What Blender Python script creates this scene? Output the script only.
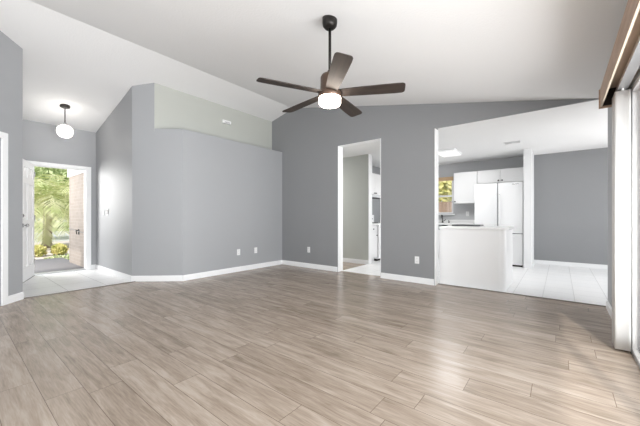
import bpy, bmesh, math, random
from mathutils import Vector, Matrix
random.seed(7)
S = bpy.context.scene
for o in list(bpy.data.objects):
    bpy.data.objects.remove(o)
COL = S.collection

# ------------------------------------------------------------ camera, world, light
CAMH = 1.05
cd = bpy.data.cameras.new('camera'); cam = bpy.data.objects.new('camera', cd); COL.objects.link(cam)
cam.location = (0, 0, CAMH)
cam.rotation_euler = (math.radians(90), 0, math.atan2(0.6247, 0.7809))
cd.sensor_width = 36; cd.lens = 36 * 300 / 640; cd.shift_y = 4 / 640; cd.clip_start = 0.02; cd.clip_end = 300
S.camera = cam
S.view_settings.view_transform = 'Standard'; S.view_settings.look = 'None'
S.view_settings.exposure = 0.0; S.view_settings.gamma = 1.0; S.view_settings.use_curve_mapping = False

w = bpy.data.worlds.new('sky'); S.world = w; w.use_nodes = True
bg = w.node_tree.nodes['Background']; bg.inputs[0].default_value = (0.86, 0.93, 1.0, 1); bg.inputs[1].default_value = 1.0
sl = bpy.data.lights.new('sun', 'SUN'); sl.energy = 4.0; sl.angle = math.radians(2); sl.color = (1, .95, .88)
sun = bpy.data.objects.new('sun', sl); COL.objects.link(sun)
sun.rotation_euler = Vector((-0.25, 0.75, -0.95)).to_track_quat('-Z', 'Y').to_euler()

def area(name, loc, direction, sx, sy, power, color=(1, 1, 1)):
    l = bpy.data.lights.new(name, 'AREA'); l.shape = 'RECTANGLE'; l.size = sx; l.size_y = sy
    l.energy = power; l.color = color
    o = bpy.data.objects.new(name, l); COL.objects.link(o); o.location = loc
    o.rotation_euler = Vector(direction).to_track_quat('-Z', 'Y').to_euler()
    return o
area('daylight_slider', (1.4, 0.6, 0.9), (-1, 0, 0.28), 4.2, 1.9, 450, (.965, .985, 1))
area('rear_fill_light', (-2.0, -3.3, 1.2), (0, 1, 1.5), 3.8, 2.0, 85, (.965, .985, 1))  # flash-like fill light, added unseen behind the camera
area('daylight_dining_window', (1.95, 6.6, 1.3), (-1, 0, 0.1), 2.4, 1.9, 72, (1, 1, 1))
area('daylight_kitchen_window', (-2.6, 8.55, 1.6), (0, -1, -0.1), 0.9, 0.9, 10, (1, 1, 1))
area('daylight_front_yard', (-9.7, -.2, 1.8), (1, .42, -.22), 1.4, 1.5, 175, (1, .99, .97))
area('hallway_fill_light', (-5.2, 5.35, 2.40), (0, 0, -1), .3, .3, 48, (1, .99, .97))  # unseen light without a fixture, added to brighten the hall past the doorway

# ------------------------------------------------------------ materials
def new_mat(name):
    m = bpy.data.materials.new(name); m.use_nodes = True
    return m, m.node_tree, m.node_tree.nodes['Principled BSDF']

def paint(name, col, rough=.6, metal=0., bump=0., bscale=60., var=0.0, spec=.5, emit=None, es=0, detail=3):
    m, nt, p = new_mat(name)
    p.inputs['Base Color'].default_value = (*col, 1); p.inputs['Roughness'].default_value = rough
    p.inputs['Metallic'].default_value = metal; p.inputs['Specular IOR Level'].default_value = spec
    tc = nt.nodes.new('ShaderNodeTexCoord'); nz = nt.nodes.new('ShaderNodeTexNoise')
    nz.inputs['Scale'].default_value = bscale; nz.inputs['Detail'].default_value = detail
    nt.links.new(tc.outputs['Object'], nz.inputs['Vector'])
    if var:
        mx = nt.nodes.new('ShaderNodeMix'); mx.data_type = 'RGBA'
        mx.inputs[6].default_value = (*[c * (1 - var) for c in col], 1)
        mx.inputs[7].default_value = (*[min(1, c * (1 + var)) for c in col], 1)
        nt.links.new(nz.outputs['Fac'], mx.inputs[0]); nt.links.new(mx.outputs[2], p.inputs['Base Color'])
    if bump:
        b = nt.nodes.new('ShaderNodeBump'); b.inputs['Strength'].default_value = bump; b.inputs['Distance'].default_value = .004
        nt.links.new(nz.outputs['Fac'], b.inputs['Height']); nt.links.new(b.outputs[0], p.inputs['Normal'])
    if emit:
        p.inputs['Emission Color'].default_value = (*emit, 1); p.inputs['Emission Strength'].default_value = es
    return m

def plank_mat():
    m, nt, p = new_mat('laminate_planks')
    N = nt.nodes; L = nt.links
    tc = N.new('ShaderNodeTexCoord')
    br = N.new('ShaderNodeTexBrick'); br.offset = 0
    br.inputs['Scale'].default_value = 1; br.inputs['Brick Width'].default_value = 1.22; br.inputs['Row Height'].default_value = .178
    br.inputs['Mortar Size'].default_value = .0016; br.inputs['Mortar Smooth'].default_value = .3; br.inputs['Bias'].default_value = 0
    br.inputs['Color1'].default_value = (0, 0, 0, 1); br.inputs['Color2'].default_value = (1, 1, 1, 1); br.inputs['Mortar'].default_value = (.5, .5, .5, 1)
    sp = N.new('ShaderNodeSeparateXYZ'); L.new(tc.outputs['Object'], sp.inputs[0])
    dv = N.new('ShaderNodeMath'); dv.operation = 'DIVIDE'; dv.inputs[1].default_value = .178; L.new(sp.outputs[1], dv.inputs[0])
    fl_ = N.new('ShaderNodeMath'); fl_.operation = 'FLOOR'; L.new(dv.outputs[0], fl_.inputs[0])
    wn = N.new('ShaderNodeTexWhiteNoise'); wn.noise_dimensions = '1D'; L.new(fl_.outputs[0], wn.inputs['W'])
    sh = N.new('ShaderNodeMath'); sh.operation = 'MULTIPLY_ADD'; sh.inputs[1].default_value = 1.22; L.new(wn.outputs['Value'], sh.inputs[0]); L.new(sp.outputs[0], sh.inputs[2])
    cv = N.new('ShaderNodeCombineXYZ'); L.new(sh.outputs[0], cv.inputs[0]); L.new(sp.outputs[1], cv.inputs[1])
    L.new(cv.outputs[0], br.inputs['Vector'])
    # per plank shift of the grain
    sep = N.new('ShaderNodeSeparateXYZ'); L.new(tc.outputs['Object'], sep.inputs[0])
    mul = N.new('ShaderNodeMath'); mul.operation = 'MULTIPLY'; mul.inputs[1].default_value = 17.3; L.new(br.outputs['Color'], mul.inputs[0])
    cmb = N.new('ShaderNodeCombineXYZ')
    sx = N.new('ShaderNodeMath'); sx.operation = 'MULTIPLY'; sx.inputs[1].default_value = 1.5; L.new(sep.outputs[0], sx.inputs[0])
    sy = N.new('ShaderNodeMath'); sy.operation = 'MULTIPLY'; sy.inputs[1].default_value = 12.0; L.new(sep.outputs[1], sy.inputs[0])
    L.new(sx.outputs[0], cmb.inputs[0]); L.new(sy.outputs[0], cmb.inputs[1]); L.new(mul.outputs[0], cmb.inputs[2])
    n1 = N.new('ShaderNodeTexNoise'); n1.inputs['Scale'].default_value = 1.6; n1.inputs['Detail'].default_value = 6; n1.inputs['Roughness'].default_value = .6
    n1.inputs['Distortion'].default_value = .6
    L.new(cmb.outputs[0], n1.inputs['Vector'])
    cmb2 = N.new('ShaderNodeCombineXYZ')
    sx2 = N.new('ShaderNodeMath'); sx2.operation = 'MULTIPLY'; sx2.inputs[1].default_value = 5.0; L.new(sep.outputs[0], sx2.inputs[0])
    sy2 = N.new('ShaderNodeMath'); sy2.operation = 'MULTIPLY'; sy2.inputs[1].default_value = 70.0; L.new(sep.outputs[1], sy2.inputs[0])
    L.new(sx2.outputs[0], cmb2.inputs[0]); L.new(sy2.outputs[0], cmb2.inputs[1]); L.new(mul.outputs[0], cmb2.inputs[2])
    n2 = N.new('ShaderNodeTexNoise'); n2.inputs['Scale'].default_value = 2; n2.inputs['Detail'].default_value = 4
    L.new(cmb2.outputs[0], n2.inputs['Vector'])
    add = N.new('ShaderNodeMath'); add.operation = 'MULTIPLY_ADD'; add.inputs[1].default_value = .42; L.new(n2.outputs['Fac'], add.inputs[0]); L.new(n1.outputs['Fac'], add.inputs[2])
    add2 = N.new('ShaderNodeMath'); add2.operation = 'MULTIPLY_ADD'; add2.inputs[1].default_value = .16; L.new(br.outputs['Color'], add2.inputs[0]); L.new(add.outputs[0], add2.inputs[2])
    cr = N.new('ShaderNodeValToRGB'); L.new(add2.outputs[0], cr.inputs[0])
    e = cr.color_ramp.elements; e[0].position = .42; e[0].color = (.175, .13, .098, 1); e[1].position = 1.02; e[1].color = (.44, .37, .305, 1)
    k = e.new(.62); k.color = (.265, .21, .163, 1); k = e.new(.8); k.color = (.345, .28, .225, 1)
    mx = N.new('ShaderNodeMix'); mx.data_type = 'RGBA'; mx.inputs[7].default_value = (.13, .09, .065, 1)
    L.new(br.outputs['Fac'], mx.inputs[0]); L.new(cr.outputs[0], mx.inputs[6]); L.new(mx.outputs[2], p.inputs['Base Color'])
    p.inputs['Roughness'].default_value = .27; p.inputs['Specular IOR Level'].default_value = .4
    b = N.new('ShaderNodeBump'); b.inputs['Strength'].default_value = .15; b.inputs['Distance'].default_value = .002
    L.new(n2.outputs['Fac'], b.inputs['Height']); L.new(b.outputs[0], p.inputs['Normal'])
    return m

def brick_mat(name, c1, c2, mortar, bw, rh, ms, offset=.5, rough=.5, origin=(0, 0, 0), rot=(0, 0, 0), bump=.3, noise=0.0):
    m, nt, p = new_mat(name); N = nt.nodes; L = nt.links
    tc = N.new('ShaderNodeTexCoord'); mp = N.new('ShaderNodeMapping'); mp.inputs['Location'].default_value = origin; mp.inputs['Rotation'].default_value = rot
    L.new(tc.outputs['Object'], mp.inputs[0])
    br = N.new('ShaderNodeTexBrick'); br.offset = offset; br.inputs['Scale'].default_value = 1
    br.inputs['Brick Width'].default_value = bw; br.inputs['Row Height'].default_value = rh; br.inputs['Mortar Size'].default_value = ms
    br.inputs['Color1'].default_value = (*c1, 1); br.inputs['Color2'].default_value = (*c2, 1); br.inputs['Mortar'].default_value = (*mortar, 1)
    L.new(mp.outputs[0], br.inputs['Vector'])
    src = br.outputs['Color']
    if noise:
        nz = N.new('ShaderNodeTexNoise'); nz.inputs['Scale'].default_value = 5; nz.inputs['Detail'].default_value = 5
        L.new(tc.outputs['Object'], nz.inputs['Vector'])
        mx = N.new('ShaderNodeMix'); mx.data_type = 'RGBA'; mx.blend_type = 'MULTIPLY'; mx.inputs[0].default_value = noise
        L.new(src, mx.inputs[6]); L.new(nz.outputs['Color'], mx.inputs[7]); src = mx.outputs[2]
        bw_ = N.new('ShaderNodeRGBToBW'); L.new(nz.outputs['Color'], bw_.inputs[0]); L.new(bw_.outputs[0], mx.inputs[7])
    L.new(src, p.inputs['Base Color'])
    p.inputs['Roughness'].default_value = rough
    b = N.new('ShaderNodeBump'); b.inputs['Strength'].default_value = bump; b.inputs['Distance'].default_value = .003; b.invert = True
    L.new(br.outputs['Fac'], b.inputs['Height']); L.new(b.outputs[0], p.inputs['Normal'])
    return m

def glass_mat(name, tint=(1, 1, 1), gloss=.06):
    m = bpy.data.materials.new(name); m.use_nodes = True; nt = m.node_tree; nt.nodes.clear()
    out = nt.nodes.new('ShaderNodeOutputMaterial'); mix = nt.nodes.new('ShaderNodeMixShader')
    t = nt.nodes.new('ShaderNodeBsdfTransparent'); t.inputs[0].default_value = (*tint, 1)
    g = nt.nodes.new('ShaderNodeBsdfGlossy'); g.inputs['Roughness'].default_value = .02
    lw = nt.nodes.new('ShaderNodeLayerWeight'); lw.inputs[0].default_value = .25
    mu = nt.nodes.new('ShaderNodeMath'); mu.operation = 'MULTIPLY_ADD'; mu.inputs[1].default_value = .5; mu.inputs[2].default_value = gloss
    nt.links.new(lw.outputs['Facing'], mu.inputs[0]); nt.links.new(mu.outputs[0], mix.inputs[0])
    nt.links.new(t.outputs[0], mix.inputs[1]); nt.links.new(g.outputs[0], mix.inputs[2]); nt.links.new(mix.outputs[0], out.inputs[0])
    return m

def wood_mat(name, c1, c2, axis=1, rough=.45, scale=3):
    m, nt, p = new_mat(name); N = nt.nodes; L = nt.links
    tc = N.new('ShaderNodeTexCoord'); mp = N.new('ShaderNodeMapping')
    sc = [12, 12, 12]; sc[axis] = 1; mp.inputs['Scale'].default_value = sc
    L.new(tc.outputs['Object'], mp.inputs[0])
    nz = N.new('ShaderNodeTexNoise'); nz.inputs['Scale'].default_value = scale; nz.inputs['Detail'].default_value = 5; nz.inputs['Distortion'].default_value = .8
    L.new(mp.outputs[0], nz.inputs['Vector'])
    cr = N.new('ShaderNodeValToRGB'); cr.color_ramp.elements[0].color = (*c1, 1); cr.color_ramp.elements[1].color = (*c2, 1)
    cr.color_ramp.elements[0].position = .3; cr.color_ramp.elements[1].position = .7
    L.new(nz.outputs['Fac'], cr.inputs[0]); L.new(cr.outputs[0], p.inputs['Base Color']); p.inputs['Roughness'].default_value = rough
    return m

M = dict(
    gray=paint('blue_grey_wall_paint', (.37, .378, .392), .55, bump=.25, bscale=140),
    gray_shaded=paint('blue_grey_wall_paint_shaded', (.262, .267, .275), .55, bump=.25, bscale=140),  # wall grey darkened: shading of back and dining walls put into the colour
    threshold=paint('taupe_transition_strip', (.22, .19, .165), .6),
    kgray=paint('light_grey_kitchen_paint', (.52, .525, .535), .5, bump=.2, bscale=140),
    sage=paint('pale_sage_wall_paint', (.49, .503, .468), .6, bump=.25, bscale=140),
    ceil=paint('textured_white_ceiling', (.84, .84, .84), .8, bump=.5, bscale=55),
    white=paint('white_trim_paint', (.88, .885, .89), .4, bump=.03),
    whitewall=paint('white_wall_paint', (.86, .865, .87), .5, bump=.2, bscale=140),
    plank=plank_mat(),
    tile=brick_mat('white_floor_tile', (.85, .855, .86), (.88, .88, .88), (.62, .62, .62), .325, .325, .004, offset=0, rough=.3, origin=(0.18, -.11, 0), bump=.2),
    entrytile=brick_mat('white_entry_tile', (.85, .855, .86), (.89, .89, .89), (.52, .52, .52), .46, .46, .005, offset=0, rough=.38, origin=(.0, -.17, 0), bump=.2),
    cab=paint('white_cabinet_paint', (.87, .87, .87), .35, bump=.02),
    counter=paint('white_laminate_counter', (.86, .86, .85), .25, var=.03, bscale=80),
    fridge=paint('white_appliance_enamel', (.87, .875, .88), .28, bump=.04, bscale=220),
    groove=paint('grey_door_gasket', (.30, .30, .31), .6),
    dark=paint('black_metal', (.025, .022, .02), .4, metal=.6),
    bronze=paint('oil_rubbed_bronze', (.11, .07, .05), .38, metal=.5, var=.2, bscale=12),
    chrome=paint('brushed_nickel', (.5, .5, .5), .25, metal=1),
    alu=paint('grey_aluminium', (.42, .43, .44), .4, metal=.6),
    vinyl=paint('white_window_vinyl', (.78, .78, .79), .35),
    blind=paint('off_white_blind_vinyl', (.74, .735, .72), .5, bump=.05),
    blade=wood_mat('walnut_blade_wood', (.012, .008, .006), (.034, .022, .016), axis=0, rough=.65),
    valance=wood_mat('oak_valance_wood', (.33, .215, .145), (.48, .335, .24), axis=1, rough=.5),
    valance_edge=wood_mat('pale_raw_wood', (.46, .39, .31), (.56, .48, .39), axis=1, rough=.6),
    shade=wood_mat('honey_wood', (.50, .33, .18), (.62, .44, .27), axis=0),
    lens=paint('lit_opal_glass', (.95, .93, .9), .3, emit=(1, .88, .76), es=32.0),
    bulb=paint('lit_bulb', (1, 1, 1), .3, emit=(1, .96, .9), es=2.5),
    diffuser=paint('lit_diffuser', (.9, .9, .9), .4, emit=(1, 1, 1), es=.35),
    glass=glass_mat('clear_window_glass'),
    globe=glass_mat('clear_globe_glass', (.97, .97, .97), .22),
    plate=paint('white_plastic_plate', (.84, .84, .84), .35),
    slot=paint('grey_plastic_detail', (.22, .22, .22), .5),
    brick=brick_mat('painted_beige_brick', (.34, .295, .26), (.31, .265, .23), (.355, .315, .28), .21, .075, .009, rough=.85, rot=(math.radians(90), 0, 0), bump=.6, noise=.35),
    porch=paint('grey_porch_concrete', (.13, .128, .135), .8, bump=.3, bscale=30, var=.2),
    drive=brick_mat('pinkish_driveway_pavers', (.60, .53, .48), (.66, .60, .55), (.52, .47, .42), .24, .12, .006, rough=.9, bump=.2),
    road=paint('pale_road_asphalt', (.52, .54, .52), .9, var=.1, bscale=4),
    grass=paint('lawn_grass', (.32, .40, .17), .9, bump=.5, bscale=40, var=.3),
    bark=paint('palm_bark', (.32, .26, .20), .9, bump=.6, bscale=30, var=.3),
    tray=paint('dark_grey_tray_metal', (.10, .10, .105), .4, metal=.3),
    fence=brick_mat('brown_fence_boards', (.30, .20, .15), (.36, .25, .19), (.12, .08, .06), .14, 2.2, .008, offset=0, rough=.85, rot=(math.radians(90), 0, 0)),
)
def leaf_mat(name, c1, c2):
    m = paint(name, c1, .55, var=.0, bscale=3)
    nt = m.node_tree; p = nt.nodes['Principled BSDF']; nz = [n for n in nt.nodes if n.type == 'TEX_NOISE'][0]
    cr = nt.nodes.new('ShaderNodeValToRGB'); cr.color_ramp.elements[0].color = (*c1, 1); cr.color_ramp.elements[1].color = (*c2, 1)
    cr.color_ramp.elements[0].position = .4; cr.color_ramp.elements[1].position = .6
    nt.links.new(nz.outputs['Fac'], cr.inputs[0]); nt.links.new(cr.outputs[0], p.inputs['Base Color'])
    p.inputs['Transmission Weight'].default_value = 0
    return m
_g = M['globe'].node_tree
_t = _g.nodes['Transparent BSDF']; _mix = _g.nodes['Mix Shader']; _d = _g.nodes.new('ShaderNodeBsdfTranslucent'); _d.inputs[0].default_value = (.95, .95, .95, 1)
_m2 = _g.nodes.new('ShaderNodeMixShader'); _m2.inputs[0].default_value = .45
_g.links.new(_t.outputs[0], _m2.inputs[1]); _g.links.new(_d.outputs[0], _m2.inputs[2]); _g.links.new(_m2.outputs[0], _mix.inputs[1])
M['palm'] = leaf_mat('palm_leaf', (.50, .58, .24), (.88, .88, .58))
M['shrub'] = leaf_mat('yellow_green_leaf', (.5, .52, .16), (.8, .74, .32))
M['tree'] = leaf_mat('mid_green_leaf', (.34, .44, .18), (.62, .68, .38))

# ------------------------------------------------------------ mesh helpers
class MB:
    def __init__(s): s.v = []; s.f = []; s.sm = []
    def add(s, vs, fs, mat=None, smooth=False):
        b = len(s.v)
        for v in vs:
            v = Vector(v)
            if mat is not None: v = mat @ v
            s.v.append(tuple(v))
        for f in fs: s.f.append([i + b for i in f]); s.sm.append(smooth)
        return s
    def box(s, x0, x1, y0, y1, z0, z1, mat=None):
        return s.add([(x0, y0, z0), (x1, y0, z0), (x1, y1, z0), (x0, y1, z0), (x0, y0, z1), (x1, y0, z1), (x1, y1, z1), (x0, y1, z1)],
                     [(0, 3, 2, 1), (4, 5, 6, 7), (0, 1, 5, 4), (1, 2, 6, 5), (2, 3, 7, 6), (3, 0, 4, 7)], mat)
    def prism(s, poly, z0, z1, mat=None):            # poly in xy; z1 number or list per vertex
        n = len(poly); t = z1 if isinstance(z1, (list, tuple)) else [z1] * n
        bt = z0 if isinstance(z0, (list, tuple)) else [z0] * n
        a = sum(poly[i][0] * poly[(i + 1) % n][1] - poly[(i + 1) % n][0] * poly[i][1] for i in range(n))
        if a < 0: poly = poly[::-1]; t = list(t)[::-1]; bt = list(bt)[::-1]
        vs = [(x, y, bt[i]) for i, (x, y) in enumerate(poly)] + [(x, y, t[i]) for i, (x, y) in enumerate(poly)]
        fs = [tuple(range(n))[::-1], tuple(range(n, 2 * n))] + [(i, (i + 1) % n, (i + 1) % n + n, i + n) for i in range(n)]
        return s.add(vs, fs, mat)
    def lathe(s, prof, seg=28, mat=None, cap=True, smooth=True):  # prof [(r,z)] bottom to top
        vs = []; fs = []
        for r, z in prof:
            for k in range(seg):
                a = 2 * math.pi * k / seg; vs.append((r * math.cos(a), r * math.sin(a), z))
        for i in range(len(prof) - 1):
            for k in range(seg):
                k2 = (k + 1) % seg; fs.append((i * seg + k, i * seg + k2, (i + 1) * seg + k2, (i + 1) * seg + k))
        s.add(vs, fs, mat, smooth)
        if cap:
            b = len(s.v) - len(vs)
            s.f.append([b + k for k in range(seg)][::-1]); s.sm.append(False)
            s.f.append([b + (len(prof) - 1) * seg + k for k in range(seg)]); s.sm.append(False)
        return s
    def tube(s, pts, r, seg=10, mat=None, cap=True):
        pts = [Vector(p) for p in pts]; vs = []; fs = []; n = len(pts)
        rs = r if isinstance(r, (list, tuple)) else [r] * n
        up = Vector((0, 0, 1))
        for i, p in enumerate(pts):
            d = (pts[min(i + 1, n - 1)] - pts[max(i - 1, 0)]).normalized()
            u = up if abs(d.z) < .9 else Vector((1, 0, 0))
            a = d.cross(u).normalized(); b = a.cross(d).normalized()
            for k in range(seg):
                t = 2 * math.pi * k / seg; vs.append(p + rs[i] * (a * math.cos(t) + b * math.sin(t)))
        for i in range(n - 1):
            for k in range(seg):
                k2 = (k + 1) % seg; fs.append((i * seg + k, (i + 1) * seg + k, (i + 1) * seg + k2, i * seg + k2))
        if cap: fs += [tuple(range(seg)), tuple(range((n - 1) * seg, n * seg))[::-1]]
        return s.add(vs, fs, mat, True)
    def build(s, name, mat, parent=None, bevel=0, kind=None, origin=None, solid=0):
        me = bpy.data.meshes.new(name)
        vs = s.v
        if origin: vs = [tuple(Vector(v) - Vector(origin)) for v in vs]
        me.from_pydata(vs, [], s.f); me.update()
        me.polygons.foreach_set('use_smooth', s.sm)
        mats = mat if isinstance(mat, list) else [mat]
        for m_ in mats: me.materials.append(m_)
        bm = bmesh.new(); bm.from_mesh(me); bmesh.ops.recalc_face_normals(bm, faces=bm.faces); bm.to_mesh(me); bm.free()
        o = bpy.data.objects.new(name, me); COL.objects.link(o)
        if origin: o.location = origin
        if parent: o.parent = parent
        if kind: o['kind'] = kind
        if solid:
            md = o.modifiers.new('s', 'SOLIDIFY'); md.thickness = solid
        if bevel:
            md = o.modifiers.new('b', 'BEVEL'); md.width = bevel; md.segments = 2; md.limit_method = 'ANGLE'; md.angle_limit = math.radians(50)
        return o

def thing(name, label, cat, loc=(0, 0, 0), rz=0, group=None):
    o = bpy.data.objects.new(name, None); COL.objects.link(o); o.location = loc; o.rotation_euler = (0, 0, rz); o.empty_display_size = .1
    o['label'] = label; o['category'] = cat
    if group: o['group'] = group
    return o
def tag(o, label, cat, group=None):
    o['label'] = label; o['category'] = cat
    if group: o['group'] = group
    return o
def dup(root, loc, label, rz=None):
    r = root.copy(); COL.objects.link(r); r.location = loc; r['label'] = label
    if rz is not None: r.rotation_euler = (0, 0, rz)
    for ch in list(root.children):
        c = ch.copy(); COL.objects.link(c); c.parent = r
        for g in list(ch.children):
            d = g.copy(); COL.objects.link(d); d.parent = c
    return r

# ------------------------------------------------------------ geometry of the place
RX, RZ = -4.5, 3.40                       # ridge
def cz(x): return RZ - .228 * (RX - x) if x < RX else RZ - .2025 * (x - RX)
YB, YB2 = 4.703, 4.85                      # back wall faces
XL = -4.844; XU = -5.18
RW = .43                                   # right wall face
YR = -3.0                                  # rear wall
KC = 2.44                                  # kitchen ceiling
YK = 8.27
def frame2(p0, p1):
    p0 = Vector((*p0, 0)); p1 = Vector((*p1, 0)); d = (p1 - p0); L = d.length; d.normalize()
    n = Vector((-d.y, d.x, 0))
    return Matrix(((d.x, n.x, 0, p0.x), (d.y, n.y, 0, p0.y), (0, 0, 1, 0), (0, 0, 0, 1))), L
def wall(name, p0, p1, th, pieces, mat, parent=None):
    """pieces (s0,s1,z0,z1) with z1 None = up to the sloped ceiling; th to the left of p0->p1"""
    mt, L = frame2(p0, p1); mb = MB()
    for s0, s1, z0, z1 in pieces:
        cuts = [s0, s1]
        if z1 is None:
            xa = (mt @ Vector((s0, 0, 0))).x; xb = (mt @ Vector((s1, 0, 0))).x
            if (xa - RX) * (xb - RX) < 0: cuts = [s0, s0 + (s1 - s0) * (RX - xa) / (xb - xa), s1]
        for a, b in zip(cuts, cuts[1:]):
            q = [(a, 0), (b, 0), (b, th), (a, th)]
            if z1 is None: t = [cz((mt @ Vector((*c, 0))).x) + .01 for c in q]
            else: t = z1
            mb.prism(q, z0, t, mt)
    return mb.build(name, mat, parent, kind='structure')

# floors
MB().box(-5.38, RW + .02, YR, YB2 - .02, -.1, 0).build('floor', M['plank'], kind='structure')
MB().box(-6.2, -3.33, YB2 - .02, 5.85, -.1, 0).build('floor_hall', M['plank'], kind='structure')
MB().prism([(-7.45, .5), (-5.38, .5), (-5.38, 1.95), (-7.45, 1.95)], -.1, .004).build('floor_entry', M['entrytile'], kind='structure')
MB().prism([(-3.33, YB2 - .02), (RW + .12, YB2 - .02), (1.7, YB2 - .02), (1.7, YK + .1), (-4.1, YK + .1), (-4.1, 5.9), (-3.33, 5.9)], -.1, .004).build('floor_kitchen', M['tile'], kind='structure')
MB().box(-5.395, -5.37, .6, 1.93, 0, .009).build('trim_1', M['threshold'], kind='structure')
MB().box(-1.5, RW, YB2 - .03, YB2 - .01, 0, .009).build('trim_2', M['threshold'], kind='structure')

# ceilings
mb = MB()
mb.add([(-7.46, YR, cz(-7.46)), (RX, YR, RZ), (RX, YB + .02, RZ), (-7.46, YB + .02, cz(-7.46)),
        (-7.46, YR, cz(-7.46) + .12), (RX, YR, RZ + .12), (RX, YB + .02, RZ + .12), (-7.46, YB + .02, cz(-7.46) + .12),
        (RW + .12, YR, cz(RW + .12)), (RW + .12, YB + .02, cz(RW + .12)), (RW + .12, YR, cz(RW + .12) + .12), (RW + .12, YB + .02, cz(RW + .12) + .12)],
       [(0, 1, 2, 3), (1, 8, 9, 2), (4, 7, 6, 5), (5, 6, 11, 10), (0, 4, 5, 1), (1, 5, 10, 8), (3, 2, 6, 7), (2, 9, 11, 6), (0, 3, 7, 4), (8, 10, 11, 9)])
mb.build('ceiling', M['ceil'], kind='structure')
MB().box(-6.2, 1.7, YB2 - .01, YK + .12, KC, KC + .1).box(-1.5, 1.7, YB + .021, YB2 - .01, KC, KC + .1).build('ceiling_kitchen', M['ceil'], kind='structure')

# back wall with doorway and wide opening
L0 = -5.32
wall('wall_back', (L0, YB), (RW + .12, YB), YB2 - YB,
     [(0, -3.32 - L0, 0, None), (-3.32 - L0, -2.42 - L0, 2.41, None), (-2.42 - L0, -1.5 - L0, 0, None)], M['gray_shaded'])
wall('wall_back_opening', (-1.5, YB), (RW + .12, YB), .03, [(0, 1.90, 2.41, None)], M['gray_shaded'])
def jamb(name, x0, x1, y0=YB - .004, y1=YB2 + .004, z=2.41):
    return MB().box(x0, x1, y0, y1, 0, z).build(name, M['white'], kind='structure')
jamb('trim_3', -3.324, -3.312, YB - .001); jamb('trim_4', -2.425, -2.415, YB - .001); jamb('trim_5', -1.506, -1.494, YB - .001)
MB().box(-3.32, -2.42, YB + .001, YB2 + .003, 2.406, 2.412).build('trim_6', M['white'], kind='structure')

# closet box with the plant shelf on top
MB().prism([(XL, 2.44), (XL, YB + .01), (XU - .02, YB + .01), (XU - .02, 2.125)], 0, 2.50).build('wall_closet', M['gray'], kind='structure')
wall('wall_upper', (XU, YB + .01), (XU, 2.13), -.12, [(0, YB + .01 - 2.14, 2.45, None)], M['sage'])
MB().prism([(XU, 2.139), (-5.44, 1.905), (-5.56, 1.905), (-5.56, 2.12), (-5.31, 2.139)], 0,
           [cz(XU) + .01, cz(-5.44) + .01, cz(-5.56) + .01, cz(-5.56) + .01, cz(-5.31) + .01]).build('wall_angled', M['gray'], kind='structure')
wall('wall_hall', (-5.44, 1.906), (-7.45, 1.906), -.12, [(0, 2.01, 0, None)], M['gray'])
# entry wall with the front door
wall('wall_entry', (-7.33, .5), (-7.33, 1.95), .13, [(0, .44, 0, None), (.44, 1.26, 1.99, None), (1.26, 1.45, 0, None)], M['gray'])
# left
wall('wall_left', (-4.50, -.25), (-5.37, .62), .12,
     [(0, .08, 0, None), (.08, .94, 1.985, None), (.94, 1.2304, 0, None)], M['gray'])
wall('wall_entry_left', (-5.37, .62), (-7.45, .62), .12, [(0, 2.08, 0, None)], M['gray'])
wall('wall_left_rear', (-4.50, -.25), (-4.50, YR), -.12, [(0, YR * -1 - .25, 0, None)], M['gray'])
# unseen rear wall, with an opening added for the fill light
wall('wall_rear', (-4.62, YR), (RW + .12, YR), -.12,
     [(0, .6, 0, None), (.6, 4.45, 0, .25), (.6, 4.45, 2.35, None), (4.45, 5.17, 0, None)], M['gray'])
# right wall with sliding door
wall('wall_right', (RW, YR), (RW, 4.78), -.12,
     [(0, 2.05, 0, None), (2.05, 6.34, 2.05, None), (6.34, 7.78, 0, None)], M['gray'])
# kitchen / dining
wall('wall_hallway', (-3.30, 5.85), (-6.2, 5.85), -.13, [(.012, 2.9, 0, KC)], M['sage'])
MB().box(-3.312, -3.29, 5.846, 5.984, 0, KC).build('trim_8', M['white'], kind='structure')
wall('wall_hallway_end', (-6.1, YB2), (-6.1, 5.86), .1, [(0, 1.0, 0, KC)], M['sage'])
wall('wall_kitchen_side', (-3.98, 5.98), (-3.98, YK), .12, [(0, YK - 5.98, 0, KC)], M['gray'])
WX0, WX1, WZ0, WZ1 = -3.05, -2.17, 1.13, 2.08
wall('wall_kitchen', (-4.1, YK), (1.75, YK), .12,
     [(0, WX0 + 4.1, 0, KC), (WX0 + 4.1, WX1 + 4.1, 0, WZ0), (WX0 + 4.1, WX1 + 4.1, WZ1, KC), (WX1 + 4.1, 3.58, 0, KC)], M['kgray'])
wall('wall_dining', (-.52, YK), (1.75, YK), .12, [(0, 2.27, 0, KC)], M['gray_shaded'])
MB().box(-.585, -.455, 7.42, YK, 0, KC).build('wall_wing', M['whitewall'], kind='structure')
wall('wall_dining_right', (1.6, 4.78), (1.6, YK + .1), -.12,
     [(0, .6, 0, KC), (.6, 3.0, 0, .3), (.6, 3.0, 2.2, KC), (3.0, 3.59, 0, KC)], M['whitewall'])
wall('wall_dining_front', (RW + .12, 4.66), (1.72, 4.66), .12, [(0, 1.17, 0, KC)], M['whitewall'])

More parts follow.
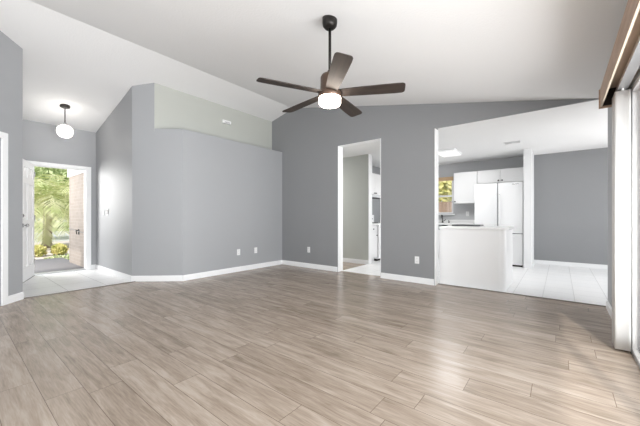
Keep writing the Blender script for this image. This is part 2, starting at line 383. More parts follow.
# baseboards
def base(name, p0, p1, side=1, h=.092, th=.014):
    mt, L = frame2(p0, p1)
    mb = MB(); y0, y1 = (0, th * side)
    mb.prism([(0, min(y0, y1)), (L, min(y0, y1)), (L, max(y0, y1)), (0, max(y0, y1))], 0, h - .012, mt)
    y1 *= .6
    mb.prism([(0, min(y0, y1)), (L, min(y0, y1)), (L, max(y0, y1)), (0, max(y0, y1))], h - .012, h, mt)
    return mb.build(name, M['white'], kind='structure')
base('baseboard_back_left', (XL, YB), (-3.335, YB), -1)
base('baseboard_back_middle', (-2.41, YB), (-1.515, YB), -1)
base('baseboard_closet', (XL, YB), (XL, 2.44), 1)
base('baseboard_angled', (XL, 2.44), (-5.44, 1.905), 1)
base('baseboard_hall', (-5.44, 1.905), (-7.33, 1.905), 1)
base('baseboard_entry', (-7.33, 1.905), (-7.33, 1.83), 1)
base('baseboard_left', (-5.37, .62), (-5.37 + .155, .62 - .155), 1)
base('baseboard_left_rear', (-4.5, -.25), (-4.5, YR), 1)
base('baseboard_rear', (-4.5, YR), (RW, YR), 1)
base('baseboard_right', (RW, 3.45), (RW, 4.78), 1)
base('baseboard_right_return', (RW, 4.78), (RW + .12, 4.78), 1)
base('baseboard_dining', (1.6, YK), (-.455, YK), 1)
base('baseboard_wing', (-.455, YK), (-.455, 7.42), 1)
base('baseboard_wing_end', (-.455, 7.42), (-.585, 7.42), 1)
base('baseboard_hallway', (-3.30, 5.85), (-6.1, 5.85), 1)

# ------------------------------------------------------------ front door and casing
mb = MB(); x = -7.33
mb.box(x, x + .018, .875, .945, 0, 2.045).box(x, x + .018, 1.755, 1.825, 0, 2.045).box(x, x + .018, .945, 1.755, 1.985, 2.045)
mb.build('trim_9', M['white'], bevel=.003, kind='structure')
mb = MB(); mb.box(-7.46, -7.33, .94, .958, 0, 1.99).box(-7.46, -7.33, 1.742, 1.76, 0, 1.99).box(-7.46, -7.33, .958, 1.742, 1.972, 1.99)
mb.build('trim_10', M['white'], kind='structure')
MB().box(-7.47, -7.34, .958, 1.742, .0, .022).build('trim_11', M['alu'], kind='structure')

def panel_door(name, w_, h_, t, loc, rz, mat, knob_side=1, kind='structure'):
    """slab from local x 0..w, thickness centred on y, six raised panels; root mesh = the slab"""
    mb = MB(); st = .105
    xs = [(0, st), (w_ / 2 - .045, w_ / 2 + .045), (w_ - st, w_)]
    for a, b in xs: mb.box(a, b, -t / 2, t / 2, 0, h_)
    zs = [(0, .22), (.86, 1.0), (1.58, 1.68), (h_ - .11, h_)]
    cols = [(st, w_ / 2 - .045), (w_ / 2 + .045, w_ - st)]
    for a, b in cols:
        for z0, z1 in zs: mb.box(a, b, -t / 2, t / 2, z0, z1)
        for z0, z1 in ((.22, .86), (1.0, 1.58), (1.68, h_ - .11)):
            mb.box(a, b, -t / 2 + .012, t / 2 - .012, z0, z1)
            mb.box(a + .03, b - .03, -t / 2 + .004, t / 2 - .004, z0 + .03, z1 - .03)
    o = mb.build(name, mat, bevel=.003, kind=kind)
    o.location = loc; o.rotation_euler = (0, 0, rz)
    return o
d = panel_door('door_1', .785, 1.965, .042, (-7.315, .975, .012), math.radians(-18.5), M['white'])
kn = MB()
for sgn in (1, -1):
    R_ = Matrix.Translation((.72, sgn * .021, .905)) @ Matrix.Rotation(-sgn * math.pi / 2, 4, 'X')
    kn.lathe([(.032, 0), (.032, .006), (.012, .012), (.011, .035), (.022, .042), (.029, .055), (.026, .068), (.012, .074)], 20, R_)
kn.build('door_knob', M['chrome'], d)
db = MB()
for sgn in (1, -1):
    R_ = Matrix.Translation((.72, sgn * .021, 1.06)) @ Matrix.Rotation(-sgn * math.pi / 2, 4, 'X')
    db.lathe([(.03, 0), (.03, .006), (.02, .016), (.01, .02)], 20, R_)
db.build('deadbolt', M['chrome'], d)
sw = MB().box(.0, .785, -.024, .024, -.012, .0); sw.build('door_sweep', M['slot'], d)
hg = MB()
for z in (.2, .98, 1.75): hg.tube([(-.004, .026, z), (-.004, .026, z + .09)], .007, 8)
hg.build('hinge', M['chrome'], d)

# left closet door in the angled wall
mt, LL = frame2((-4.50, -.25), (-5.37, .62))
mb = MB()
for a, b, z0, z1 in ((.01, .08, 0, 2.055), (.94, 1.01, 0, 2.055), (.08, .94, 1.985, 2.055)):
    mb.box(a, b, -.018 * -1 * -1, 0, z0, z1, mt)
mb.build('trim_12', M['white'], kind='structure')
d3 = panel_door('door_3', .85, 1.965, .04, mt @ Vector((.085, -.06 * -1 * -1 + .1, .01)), math.atan2(.87, -.87), M['white'])
R_ = Matrix.Translation((.07, .02, .905)) @ Matrix.Rotation(-math.pi / 2, 4, 'X')
MB().lathe([(.032, 0), (.032, .006), (.012, .012), (.011, .035), (.022, .042), (.029, .055), (.026, .068), (.012, .074)], 20, R_).build('door_knob', M['chrome'], d3)

# ------------------------------------------------------------ sliding glass door
def frame_yz(mb, x0, x1, y0, y1, z0, z1, t):
    mb.box(x0, x1, y0, y0 + t, z0, z1).box(x0, x1, y1 - t, y1, z0, z1).box(x0, x1, y0 + t, y1 - t, z0, z0 + t).box(x0, x1, y0 + t, y1 - t, z1 - t, z1)
SY0, SY1 = -.95, 3.34
mb = MB(); frame_yz(mb, RW + .004, RW + .11, SY0, SY1, 0, 2.05, .035)
d2 = mb.build('door_2', M['vinyl'], bevel=.004, kind='structure')
MB().box(RW + .035, RW + .05, SY0 + .035, SY1 - .035, .035, .05).box(RW + .075, RW + .085, SY0 + .035, SY1 - .035, .035, .05).box(RW + .0, RW + .012, SY0, SY1, .0, .03).build('track', M['alu'], d2)
for i, (a, b, xo) in enumerate(((1.85, SY1 - .036, .055), (.45, 1.92, .02), (SY0 + .036, .52, .055))):
    mb = MB(); frame_yz(mb, RW + xo, RW + xo + .032, a, b, .05, 2.014, .06)
    p_ = mb.build('sliding_panel', M['vinyl'], d2, bevel=.004)
    MB().box(RW + xo + .013, RW + xo + .019, a + .06, b - .06, .11, 1.954).build('glass_pane', M['glass'], p_)
    mb = MB(); g = .006
    frame_yz(mb, RW + xo - .003, RW + xo + .035, a + .056, b - .056, .106, 1.958, .008); mb.build('gasket', M['groove'], p_)
# patio outside
MB().box(RW + .13, 8, -8, 14, -.25, -.05).build('ground_patio', M['drive'], kind='structure')

# windows
def window_xz(name, x0, x1, y, z0, z1, rail=True, t=.045):
    mb = MB()
    mb.box(x0, x0 + t, y, y + .06, z0, z1).box(x1 - t, x1, y, y + .06, z0, z1).box(x0 + t, x1 - t, y, y + .06, z0, z0 + t).box(x0 + t, x1 - t, y, y + .06, z1 - t, z1)
    if rail: mb.box(x0 + t, x1 - t, y, y + .05, (z0 + z1) / 2 - .022, (z0 + z1) / 2 + .022)
    o = mb.build(name, M['vinyl'], bevel=.003, kind='structure')
    MB().box(x0 + t, x1 - t, y + .025, y + .03, z0 + t, z1 - t).build('glass_pane', M['glass'], o)
    return o
w1 = window_xz('window_1', WX0, WX1, YK + .03, WZ0, WZ1)
MB().box(WX0 - .03, WX1 + .03, YK - .05, YK + .04, WZ0 - .03, WZ0).build('window_sill', M['white'], w1)
w2 = window_xz('added_fill_window', -4.02, -.17, YR - .09, .25, 2.35, False)  # unseen window, added behind the camera to go with the fill light
mb = MB()
frame_yz(mb, 1.63, 1.68, 5.38, 7.78, .3, 2.2, .045); mb.box(1.63, 1.68, 6.55, 6.61, .345, 2.155)
w3 = mb.build('window_3', M['vinyl'], kind='structure')
MB().box(1.65, 1.656, 5.425, 7.735, .345, 2.155).build('glass_pane', M['glass'], w3)
v = MB().box(WX0 - .02, WX1 + .005, YK - .045, YK - .002, 2.0, 2.10).build('window_valance', M['shade'], bevel=.004)
tag(v, 'honey wood valance across the top of the kitchen window', 'valance')

# ------------------------------------------------------------ oak valance and vertical blinds
t = thing('blind_valance', 'long oak cornice valance mounted above the sliding glass door', 'valance', (RW, 3.5, 2.0))
def P(mb, name, mat, par, **k): return mb.build(name, mat, par, **k)
# local coords: x toward room is negative, y toward camera is negative
P(MB().box(-.162, -.150, -4.3, 0, -.005, .145), 'front_board', M['valance'], t, bevel=.002)
P(MB().box(-.160, -.149, -4.3, -.002, -.010, -.0055), 'bottom_edge', M['valance_edge'], t)
P(MB().box(-.149, -.002, -4.3, -.001, .133, .145), 'top_board', M['valance_edge'], t)
P(MB().box(-.170, -.002, .008, .020, -.022, .145), 'end_board', M['valance'], t, bevel=.004)
P(MB().box(-.155, -.004, .0, .008, -.003, .14), 'joint', M['dark'], t)
b = thing('vertical_blind', 'off-white vertical blind drawn into a stack beside the sliding door', 'blind', (RW - .05, 3.36, 0))
mb = MB().box(-.03, .03, -3.9, .1, 2.045, 2.075); P(mb, 'headrail', M['alu'], b)
sm = None
for i in range(14):
    mb = MB(); n = 6; y = .09 - i * .0135
    vs = []
    for j in range(n + 1):
        xx = -.0445 + .089 * j / n; yy = y + .005 * math.sin(math.pi * j / n)
        vs += [(xx, yy, .02), (xx, yy, 2.03)]
    mb.add(vs, [(2 * j, 2 * j + 2, 2 * j + 3, 2 * j + 1) for j in range(n)], smooth=True)
    so = P(mb, 'slat', M['blind'], b, solid=.0012)
    P(MB().box(-.006, .006, y - .001, y + .004, 2.03, 2.047), 'carrier', M['plate'], so)

# ------------------------------------------------------------ ceiling fan
FX, FY = -1.60, 2.14
fan = thing('ceiling_fan', 'dark bronze five-blade ceiling fan with lit drum light hanging from the vaulted ceiling', 'ceiling fan', (FX, FY, cz(FX)))
H = cz(FX)
def fz(z): return z - H
P(MB().lathe([(.022, -.085), (.045, -.082), (.062, -.062), (.066, -.035), (.066, .012)], 32), 'canopy', M['dark'], fan)
P(MB().tube([(0, 0, fz(2.30)), (0, 0, -.09)], .0125, 14).lathe([(.022, fz(2.30)), (.022, fz(2.345)), (.013, fz(2.36))], 20), 'downrod', M['dark'], fan)
P(MB().lathe([(.096, fz(2.110)), (.103, fz(2.116)), (.104, fz(2.15)), (.085, fz(2.172)), (.082, fz(2.29)), (.07, fz(2.312)), (.024, fz(2.318))], 40), 'motor_housing', M['bronze'], fan)
P(MB().lathe([(.02, fz(2.037)), (.07, fz(2.040)), (.088, fz(2.047)), (.096, fz(2.062)), (.096, fz(2.110))], 40), 'light_lens', M['lens'], fan)
yaw = math.atan2(.6247, .7809)
for k in range(5):
    a = math.radians(-83 + 72 * k) + yaw
    R_ = Matrix.Rotation(a, 4, 'Z'); pitch = Matrix.Rotation(math.radians(-11), 4, 'X')
    T = Matrix.Translation((0, 0, fz(2.150)))
    prof = [(.075, .045), (.12, .054), (.25, .060), (.45, .066), (.58, .068), (.625, .066), (.643, .055), (.648, .038)]
    top = [(x_, w__) for x_, w__ in prof] + [(x_, -w__) for x_, w__ in prof[::-1]]
    vs = [(x_, y_, .004) for x_, y_ in top] + [(x_, y_, -.004) for x_, y_ in top]; n = len(top)
    fs = [tuple(range(n)), tuple(range(2 * n - 1, n - 1, -1))] + [(i, (i + 1) % n, (i + 1) % n + n, i + n) for i in range(n)]
    bo = MB().add(vs, fs).build('blade', M['blade'], fan, bevel=.0015)
    bo.matrix_local = T @ R_ @ pitch
    P(MB().box(.06, .15, -.03, .03, .004, .009), 'blade_arm', M['bronze'], bo, bevel=.002)

# ------------------------------------------------------------ entry pendant
PX, PY = -6.55, 1.27; PZ = cz(PX)
pn = thing('pendant_light', 'small pendant light with a round ribbed glass globe hanging in the entry', 'pendant light', (PX, PY, PZ))
P(MB().lathe([(.055, -.035), (.07, -.025), (.072, -.005), (.072, .02)], 28), 'canopy', M['dark'], pn)
P(MB().tube([(0, 0, -.30), (0, 0, -.02)], .008, 10), 'stem', M['dark'], pn)
P(MB().lathe([(.018, -.36), (.024, -.35), (.024, -.295), (.01, -.285)], 20), 'socket', M['alu'], pn)
GR = .112; gz = -.43
prof = [(max(.012, GR * math.sin(a) ** .85 if 0 < a < math.pi else .012), gz - GR * .98 * math.cos(a)) for a in [math.pi * i / 18 for i in range(1, 17)]]
P(MB().lathe(prof, 36, cap=False), 'globe', M['globe'], pn)
rb = MB()
for k in range(24):
    a = 2 * math.pi * k / 24
    rb.tube([((r_ + .001) * math.cos(a), (r_ + .001) * math.sin(a), z_) for r_, z_ in prof], .0022, 5)
P(rb, 'globe_rib', M['plate'], pn)
P(MB().lathe([(.004, gz - .055), (.022, gz - .045), (.03, gz - .02), (.027, gz + .01), (.014, gz + .05), (.012, gz + .08)], 18), 'bulb', M['bulb'], pn)
pl = bpy.data.lights.new('pendant_lamp', 'POINT'); pl.energy = 6; pl.shadow_soft_size = .05; pl.color = (1, .95, .88)
po = bpy.data.objects.new('pendant_lamp', pl); COL.objects.link(po); pl.energy = 36; po.location = (PX, PY, PZ + gz - .02); po.parent = None

# ------------------------------------------------------------ outlets and switches
def outlet(loc, rz, label, group='wall outlets'):
    t = thing('wall_outlet', label, 'outlet', loc, rz)
    P(MB().box(-.036, .036, -.006, 0, -.058, .058), 'cover_plate', M['plate'], t, bevel=.002)
    for z in (-.025, .025):
        s_ = P(MB().box(-.017, .017, -.009, -.005, z - .015, z + .015), 'socket', M['plate'], t, bevel=.002)
        P(MB().box(-.008, -.005, -.0095, -.006, z - .006, z + .006).box(.005, .008, -.0095, -.006, z - .006, z + .006), 'slot', M['slot'], s_)
    return t
o1 = outlet((-4.059, YB, .373), 0, 'white outlet on shaded grey wall between the closet corner and the doorway')
dup(o1, (-1.781, YB, .364), 'white outlet on shaded grey wall between the doorway and the wide kitchen opening')
dup(o1, (XL, 3.538, .372), 'left one of two white outlets low on the light grey closet wall', math.pi / 2)
dup(o1, (XL, 3.957, .372), 'right one of two white outlets low on the light grey closet wall', math.pi / 2)
dup(o1, (-1.83, YK, 1.13), 'white outlet on grey kitchen backsplash between window and fridge', 0)
t = thing('light_switch', 'white double rocker switch plate on the entry hall wall, nearer the corner', 'switch', (-6.63, 1.906, 1.144))
P(MB().box(-.06, .06, -.008, 0, -.06, .06), 'cover_plate', M['plate'], t, bevel=.002)
for z in (-.022, .022): P(MB().box(-.045, .055, -.013, -.007, z - .02, z + .02), 'rocker', M['slot'], t, bevel=.002)
t = thing('light_switch', 'plain white switch plate on the entry hall wall, nearer the front door', 'switch', (-6.85, 1.906, 1.144))
P(MB().box(-.04, .04, -.006, 0, -.058, .058), 'cover_plate', M['plate'], t, bevel=.002)
P(MB().box(-.016, .016, -.010, -.005, -.033, .033), 'rocker', M['plate'], t, bevel=.002)
t = thing('door_chime', 'small white chime box high on the pale sage upper wall', 'chime', (XU, 3.49, 2.93))
P(MB().box(0, .04, -.09, .09, -.032, .032), 'housing', M['plate'], t, bevel=.006)
P(MB().box(.04, .042, -.06, .06, -.02, -.014).box(.04, .042, -.06, .06, -.008, -.002), 'grille', M['groove'], t)

# ------------------------------------------------------------ kitchen
def knob(par, x_, y_, z_, axis='y'):
    R_ = Matrix.Translation((x_, y_, z_)) @ (Matrix.Rotation(math.pi / 2, 4, 'X') if axis == 'y' else Matrix.Rotation(math.pi / 2, 4, 'Y'))
    return MB().lathe([(.007, 0), (.006, .012), (.015, .018), (.015, .026), (.008, .030)], 14, R_).build('knob', M['dark'], par)
def cabinet(name, label, loc, rz, w_, dep, z0, z1, doors, drawer=False, toe=0, knobs=(), cat='cabinet'):
    """local x width 0..w, y 0 = wall back, front at -dep"""
    t = thing(name, label, cat, loc, rz)
    mb = MB().box(0, w_, -dep + .02, 0, z0 + toe, z1)
    if toe: mb.box(0, w_, -dep + .08, 0, z0, z0 + toe)
    P(mb, 'body', M['cab'], t)
    zt = z1 - .01
    if drawer:
        for i in range(doors):
            a = w_ * i / doors + .004; b_ = w_ * (i + 1) / doors - .004
            dr = P(MB().box(a, b_, -dep, -dep + .0195, z1 - .17, z1 - .012), 'drawer', M['cab'], t, bevel=.003)
            knob(dr, (a + b_) / 2, -dep, z1 - .09)
        zt = z1 - .18
    for i in range(doors):
        a = w_ * i / doors + .003; b_ = w_ * (i + 1) / doors - .003
        do = P(MB().box(a, b_, -dep, -dep + .0195, z0 + toe + .006, zt), 'door', M['cab'], t, bevel=.003)
        ks = knobs[i] if i < len(knobs) else (1 if i % 2 == 0 else -1)
        kx = b_ - .035 if ks > 0 else a + .035
        kz = zt - .06 if toe else z0 + .05
        knob(do, kx, -dep, kz)
    return t
G = .003
cabinet('wall_cabinet', 'tall white upper cabinet between kitchen window and fridge', (-2.08, YK - G, 0), 0, .53, .32, 1.385, 2.15, 1, knobs=(-1,))
c = cabinet('wall_cabinet', 'short white two-door cabinet above the fridge', (-1.545, YK - G, 0), 0, .955, .32, 1.84, 2.15, 2)
cabinet('base_cabinet', 'white base cabinet under the counter beside the fridge', (-2.15, YK - G, 0), 0, .58, .58, 0, .86, 1, True, .1)
cabinet('base_cabinet', 'wide white base cabinet under the kitchen window sink', (-3.05, YK - G, 0), 0, .895, .58, 0, .72, 2, True, .1)
# worktop with sink cut-out
mb = MB(); z0, z1 = .862, .90
mb.box(-3.96, -3.02, YK - .62, YK - G, z0, z1).box(-2.30, -1.56, YK - .62, YK - G, z0, z1).box(-3.02, -2.30, YK - .62, YK - .54, z0, z1).box(-3.02, -2.30, YK - .14, YK - G, z0, z1)
mb.box(-3.96, -1.56, YK - .02, YK - G, .9, .98)
tag(mb.build('worktop', M['counter']), 'white worktop running under the kitchen window', 'worktop')
mb = MB().box(-3.015, -2.305, YK - .535, YK - .145, .73, .74)
mb.box(-3.015, -3.005, YK - .535, YK - .145, .74, .902).box(-2.315, -2.305, YK - .535, YK - .145, .74, .902).box(-3.005, -2.315, YK - .535, YK - .525, .74, .902).box(-3.005, -2.315, YK - .155, YK - .145, .74, .902)
tag(mb.build('sink', M['alu']), 'steel sink set in the worktop below the kitchen window', 'sink')
f_ = thing('faucet', 'black gooseneck kitchen faucet standing behind the window sink', 'faucet', (-2.41, YK - .10, .902))
P(MB().lathe([(.026, 0), (.026, .01), (.016, .02), (.016, .05)], 18), 'base', M['dark'], f_)
P(MB().tube([(0, 0, .04)] + [(0, 0, .14)] + [(0, -.06 + .06 * math.cos(a), .14 + .06 * math.sin(a)) for a in [math.pi * i / 10 for i in range(1, 11)]] + [(0, -.12, .11)], .011, 12), 'spout', M['dark'], f_)
P(MB().tube([(.016, 0, .04), (.05, 0, .06), (.085, 0, .085)], .007, 8), 'lever', M['dark'], f_)
s_ = thing('soap_dispenser', 'small dark soap dispenser beside the window faucet', 'soap dispenser', (-2.25, YK - .10, .902))
P(MB().lathe([(.018, 0), (.018, .03), (.008, .036), (.008, .06)], 14), 'bottle', M['dark'], s_)
P(MB().tube([(0, 0, .058), (0, -.02, .064), (0, -.05, .055)], .006, 8), 'nozzle', M['dark'], s_)

# fridge: front face at y=7.5
fr = thing('refrigerator', 'white French-door refrigerator with bottom freezer beside the white wing wall', 'refrigerator', (-1.06, 7.5, .004))
W2 = .455
P(MB().box(-W2, W2, .065, .72, .03, 1.765), 'cabinet_body', M['fridge'], fr, bevel=.006)
dL = P(MB().box(-W2, -.010, 0, .055, .705, 1.785), 'door', M['fridge'], fr, bevel=.008)
dR = P(MB().box(.010, W2, 0, .055, .705, 1.785), 'door', M['fridge'], fr, bevel=.008)
dF = P(MB().box(-W2, W2, 0, .055, .036, .685), 'freezer_drawer', M['fridge'], fr, bevel=.008)
P(MB().box(-.0095, .0095, .012, .05, .71, 1.78), 'door_gap', M['groove'], fr)
P(MB().box(-W2 + .004, W2 - .004, .012, .05, .686, .704), 'gasket', M['groove'], fr)
P(MB().tube([(-.035, -.002, .80), (-.035, -.04, .84), (-.035, -.04, 1.50), (-.035, -.002, 1.54)], .010, 8), 'handle', M['fridge'], dL)
P(MB().tube([(.035, -.002, .80), (.035, -.04, .84), (.035, -.04, 1.50), (.035, -.002, 1.54)], .010, 8), 'handle', M['fridge'], dR)
P(MB().tube([(-.30, -.002, .63), (-.27, -.04, .63), (.27, -.04, .63), (.30, -.002, .63)], .010, 8), 'handle', M['fridge'], dF)
P(MB().box(.27, .39, -.0015, .002, 1.735, 1.749), 'badge', M['chrome'], dR)
mb = MB().box(-W2 + .01, W2 - .01, .03, .07, .0, .034)
P(mb, 'base_grille', M['dark'], fr)

# peninsula with rounded end
pe = thing('kitchen_peninsula', 'white panelled peninsula standing in the wide kitchen opening', 'peninsula', (-1.06, 5.3, .004))
x0, x1, y0, y1 = -.43, .468, -.40, .45
def rounded(x0, x1, y0, y1, r, n=8):
    return [(x0, y0)] + [(x1 - r + r * math.sin(a), y0 + r - r * math.cos(a)) for a in [math.pi / 2 * i / n for i in range(n + 1)]] + \
           [(x1 - r + r * math.cos(a), y1 - r + r * math.sin(a)) for a in [math.pi / 2 * i / n for i in range(n + 1)]] + [(x0, y1)]
P(MB().prism(rounded(x0, x1, y0, y1, .10), 0, .856), 'body', M['cab'], pe)
for i in range(2):
    a = -.40 + i * .38
    do = P(MB().box(a, a + .37, y1, y1 + .018, .1, .80), 'door', M['cab'], pe, bevel=.003)
    R_ = Matrix.Translation((a + (.33 if i == 0 else .04), y1 + .018, .74)) @ Matrix.Rotation(-math.pi / 2, 4, 'X')
    MB().lathe([(.007, 0), (.006, .012), (.015, .018), (.015, .026), (.008, .030)], 14, R_).build('knob', M['dark'], do)
wt = MB().prism([(q[0] - 1.06, q[1] + 5.3) for q in rounded(x0, x1 + .03, y0 - .03, y1 + .03, .13)], .862, .90)
tag(wt.build('peninsula_worktop', M['counter'], bevel=.006), 'white rounded-end worktop lying on the peninsula', 'worktop')
tr = MB().prism(rounded(-1.43, -1.0, 5.36, 5.64, .02), .9, .906)
tr.box(-1.43, -1.0, 5.36, 5.37, .906, .922).box(-1.43, -1.0, 5.63, 5.64, .906, .922).box(-1.43, -1.42, 5.37, 5.63, .906, .922).box(-1.01, -1.0, 5.37, 5.63, .906, .922)
tag(tr.build('tray', M['tray']), 'flat dark grey tray lying on the peninsula worktop', 'tray')

# west run seen through the doorway (fronts face +X)
R90 = math.pi / 2
xw = -3.98 + G
cabinet('base_cabinet', 'narrow white base cabinet with drawer seen through the doorway', (xw, 5.985, 0), R90, .40, .60, 0, .86, 1, True, .1)
cabinet('wall_cabinet', 'white upper cabinet over the near end of the kitchen side counter', (xw, 5.985, 0), R90, .40, .33, 1.385, 2.15, 1)
cabinet('wall_cabinet', 'short white two-door cabinet above the range', (xw, 6.395, 0), R90, .77, .33, 1.60, 2.15, 2)
cabinet('base_cabinet', 'white base cabinet between the range and the kitchen corner', (xw, 7.175, 0), R90, .46, .60, 0, .86, 1, True, .1)
tag(MB().box(xw, xw + .63, 5.985, 6.388, .862, .90).build('side_worktop', M['counter'], bevel=.004), 'short white worktop beside the range seen through the doorway', 'worktop')
tag(MB().box(xw, xw + .63, 7.172, 7.64, .862, .90).build('side_worktop', M['counter'], bevel=.004), 'short white worktop between the range and the kitchen corner', 'worktop')
rg = thing('range', 'white freestanding electric range against the kitchen side wall', 'range', (xw, 6.395, .004), R90)
P(MB().box(0, .765, -.60, -.01, .05, .895), 'body', M['fridge'], rg, bevel=.004)
od = P(MB().box(.01, .755, -.635, -.602, .25, .86), 'oven_door', M['fridge'], rg, bevel=.006)
P(MB().box(.15, .615, -.638, -.634, .40, .68), 'oven_window', M['dark'], od)
P(MB().tube([(.08, -.634, .80), (.08, -.675, .80), (.685, -.675, .80), (.685, -.634, .80)], .010, 8), 'handle', M['chrome'], od)
P(MB().box(.01, .755, -.63, -.602, .065, .24), 'drawer', M['fridge'], rg, bevel=.004)
P(MB().box(.02, .745, -.57, -.01, .0, .05), 'kick_plate', M['dark'], rg)
P(MB().box(0, .765, -.10, -.01, .896, 1.10), 'back_guard', M['fridge'], rg, bevel=.006)
for bx_, by_, r_ in ((.20, -.45, .09), (.56, -.45, .075), (.20, -.22, .075), (.56, -.22, .09)):
    R_ = Matrix.Translation((bx_, by_, .8955))
    P(MB().lathe([(r_, 0), (r_, .006), (r_ - .03, .008)], 24, R_), 'burner', M['dark'], rg)
for i in range(4):
    R_ = Matrix.Translation((.12 + .17 * i, -.10, 1.0)) @ Matrix.Rotation(math.pi / 2, 4, 'X')
    P(MB().lathe([(.02, 0), (.018, .02)], 14, R_), 'control_knob', M['dark'], rg)
hd = thing('range_hood', 'thin grey range hood under the short cabinet', 'range hood', (xw, 6.395, 1.50), R90)
P(MB().box(0, .765, -.45, 0, .03, .098), 'housing', M['alu'], hd, bevel=.004)
P(MB().box(.1, .665, -.40, -.05, .026, .03), 'filter', M['dark'], hd)

# kitchen ceiling light and vent
t = thing('ceiling_light', 'lit white rectangular light box on the kitchen ceiling', 'ceiling light', (-1.86, 6.72, KC), 0)
P(MB().box(-.20, .20, -.30, .30, -.025, 0), 'frame', M['white'], t, bevel=.004)
P(MB().box(-.185, .185, -.285, .285, -.05, -.025), 'diffuser', M['diffuser'], t, bevel=.015)
al = area('kitchen_ceiling_lamp', (-1.86, 6.72, KC - .08), (0, 0, -1), .36, .56, 22)
t = thing('ceiling_vent', 'small white slatted air vent on the kitchen ceiling', 'vent', (-.69, 6.6, KC), 0)
P(MB().box(-.13, .13, -.085, .085, -.008, 0).box(-.006, .006, -.07, .07, -.014, -.008), 'frame', M['white'], t, bevel=.002)
P(MB().box(-.115, .115, -.07, .07, -.0095, -.008), 'backing', M['groove'], t)
for i in range(6):
    y = -.058 + i * .023
    P(MB().box(-.115, .115, y - .003, y + .002, -.014, -.009), 'slat', M['white'], t)

# ------------------------------------------------------------ outside the front door
MB().box(-10.4, -7.46, -1.5, 1.95, -.15, -.03).build('floor_porch', M['porch'], kind='structure')
MB().box(-60, -7.46, -40, 40, -.45, -.2).build('ground_front', M['drive'], kind='structure')
MB().box(-34, -20, -40, 40, -.199, -.19).build('ground_road', M['road'], kind='structure')
MB().box(-90, -34, -60, 60, -.199, -.15).build('ground_lawn', M['grass'], kind='structure')
MB().box(-4.3, 6, YK + .13, 30, -.3, -.1).build('ground_back', M['grass'], kind='structure')
bw = thing('brick_wall', 'pale brick side wall of the porch beyond the front door', 'wall', (-8.3, 1.86, -.03))
P(MB().box(-.88, .83, 0, .25, 0, 2.03), 'brickwork', M['brick'], bw)
P(MB().box(-.92, .83, -.03, .28, 2.03, 2.3), 'fascia', M['white'], bw)
MB().box(-9.6, -7.46, .2, 2.3, 2.40, 2.5).build('ceiling_porch', M['white'], kind='structure')
lt = thing('rail_bracket', 'black metal latch with a thin rod on the porch brick wall', 'latch', (-8.35, 1.86, .72))
P(MB().box(-.03, .03, -.012, 0, -.06, .06), 'plate', M['dark'], lt, bevel=.003)
P(MB().tube([(-.02, -.012, .03), (-.03, -.05, .04), (.02, -.05, .0), (.0, -.04, -.05)], .009, 8), 'latch_handle', M['dark'], lt)
P(MB().tube([(-.8, -.02, .06), (-.2, -.02, .03), (.8, -.02, -.03)], .006, 6), 'rod', M['slot'], lt)

def frond_mesh(mb, base_, az, el, L, leaf, n=26, droop=1.0):
    pts = []; p_ = Vector(base_); dirh = Vector((math.cos(az), math.sin(az), 0))
    for i in range(n + 1):
        pts.append(p_.copy()); e = el - droop * (i / n) ** 1.3 * 1.7
        p_ = p_ + (dirh * math.cos(e) + Vector((0, 0, math.sin(e)))) * (L / n)
    mb.tube(pts[::2], [.022 * (1 - .8 * i / (n / 2)) for i in range(len(pts[::2]))], 4)
    for i in range(3, n + 1):
        f = i / n; ll = leaf * math.sin(math.pi * min(1, .15 + .8 * f)) ** .6
        d_ = (pts[i] - pts[i - 1]).normalized(); sd = dirh.cross(Vector((0, 0, 1)))
        for s in (-1, 1):
            o_ = (sd * s * .75 + d_ * .6 + Vector((0, 0, -.25 + random.uniform(-.15, .15)))).normalized()
            w0 = .028 + .01 * random.random(); q = pts[i]
            e1 = q + o_ * ll * .55; e2 = q + o_ * ll + Vector((0, 0, -.18 * ll))
            wv = d_ * w0
            mb.add([q - wv * .5, q + wv * .5, e1 + wv * .6, e1 - wv * .6, e2], [(0, 1, 2, 3), (3, 2, 4)])
def palm(loc, h, nf, L, leaf, label, cat='palm'):
    t = thing('palm_tree', label, cat, loc)
    mb = MB(); n = 12
    pts = [(.08 * math.sin(i * .4), .03 * i / n, h * i / n) for i in range(n + 1)]
    mb.tube(pts, [.16 - .05 * i / n + (.012 if i % 2 else 0) for i in range(n + 1)], 12)
    P(mb, 'trunk', M['bark'], t)
    mb = MB()
    for k in range(nf):
        frond_mesh(mb, (pts[-1][0], pts[-1][1], h), 2 * math.pi * (k * .618 % 1) + random.uniform(-.1, .1), 1.25 - 1.5 * (k / nf), L * random.uniform(.85, 1.1), leaf)
    P(mb, 'fronds', M['palm'], t)
palm((-16.4, 2.6, -.2), 1.75, 46, 2.6, .75, 'full pale green palm seen through the front door, nearer of the two palms')
palm((-22.6, 3.6, -.2), 1.7, 34, 2.9, .75, 'farther palm standing between the nearest palm and the brick wall')
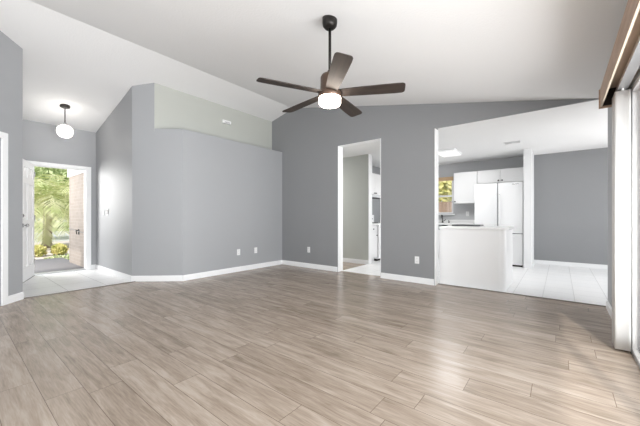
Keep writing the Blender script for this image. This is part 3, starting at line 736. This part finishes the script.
def bush(name, loc, rx, ry, rz_, n, ls, mat, label, cat, stem=True):
    t = thing(name, label, cat, loc); mb = MB()
    for i in range(n):
        a = random.uniform(0, 2 * math.pi); u = random.uniform(-.75, 1); r_ = random.uniform(.65, 1)
        c_ = Vector((rx * math.cos(a) * math.sqrt(1 - u * u) * r_, ry * math.sin(a) * math.sqrt(1 - u * u) * r_, rz_ * (1 + u * r_)))
        d1 = Vector((random.gauss(0, 1), random.gauss(0, 1), random.gauss(0, 1) + .6)).normalized(); d2 = d1.orthogonal().normalized()
        l_ = ls * random.uniform(.6, 1.2)
        mb.add([c_, c_ + d1 * l_ * .5 + d2 * l_ * .25, c_ + d1 * l_, c_ + d1 * l_ * .5 - d2 * l_ * .25], [(0, 1, 2, 3)])
    P(mb, 'foliage', mat, t)
    sm_ = MB()
    for k in range(5):
        a = 2 * math.pi * k / 5; sm_.tube([(0, 0, 0), (rx * .3 * math.cos(a), ry * .3 * math.sin(a), rz_ * .7), (rx * .6 * math.cos(a), ry * .6 * math.sin(a), rz_ * 1.4)], [.03 * rz_ + .01, .02 * rz_ + .006, .006], 5)
    P(sm_, 'stem', M['bark'], t)
    return t
bush('shrub', (-12.9, 1.83, -.2), .24, .18, .16, 1500, .10, M['shrub'], 'rounded yellow-green shrub on the driveway edge, left one of two', 'shrub')
bush('shrub', (-12.9, 2.36, -.2), .24, .18, .16, 1500, .10, M['shrub'], 'rounded yellow-green shrub on the driveway edge, right one next to the brick wall', 'shrub')
bush('ground_plant', (-10.75, 2.05, -.2), .16, .42, .09, 500, .07, M['tree'], 'low green plant at the far edge of the porch slab', 'plant')
bush('tree', (-44, 7.2, -.2), 4.8, 4.8, 3.6, 6000, .55, M['tree'], 'broad leafy tree far across the road behind the palms', 'tree')
# outside the kitchen window
fc = thing('garden_fence', 'brown board fence beyond the kitchen window', 'fence', (-3, 12.5, -.1))
P(MB().box(-4, 5, 0, .04, 0, 1.75), 'board_panel', M['fence'], fc)
for i in range(4): P(MB().box(-3.8 + i * 2.6, -3.7 + i * 2.6, .04, .14, 0, 1.8), 'post', M['bark'], fc)
bush('garden_bush', (-3.7, 13.9, -.1), 1.6, .8, 1.5, 4000, .22, M['shrub'], 'yellow-green bush above the fence beyond the kitchen window', 'bush')

# repeats of one kind share a group phrase
GR = dict(wall_outlet='white wall outlets', light_switch='entry hall switches', wall_cabinet='white upper kitchen cabinets', base_cabinet='white base kitchen cabinets',
          palm_tree='palms outside the front door', shrub='yellow-green shrubs by the driveway', side_worktop='short worktops beside the range')
for o in bpy.data.objects:
    if o.parent is None and o.get('label'):
        k = o.name.split('.')[0]
        if k in GR: o['group'] = GR[k]
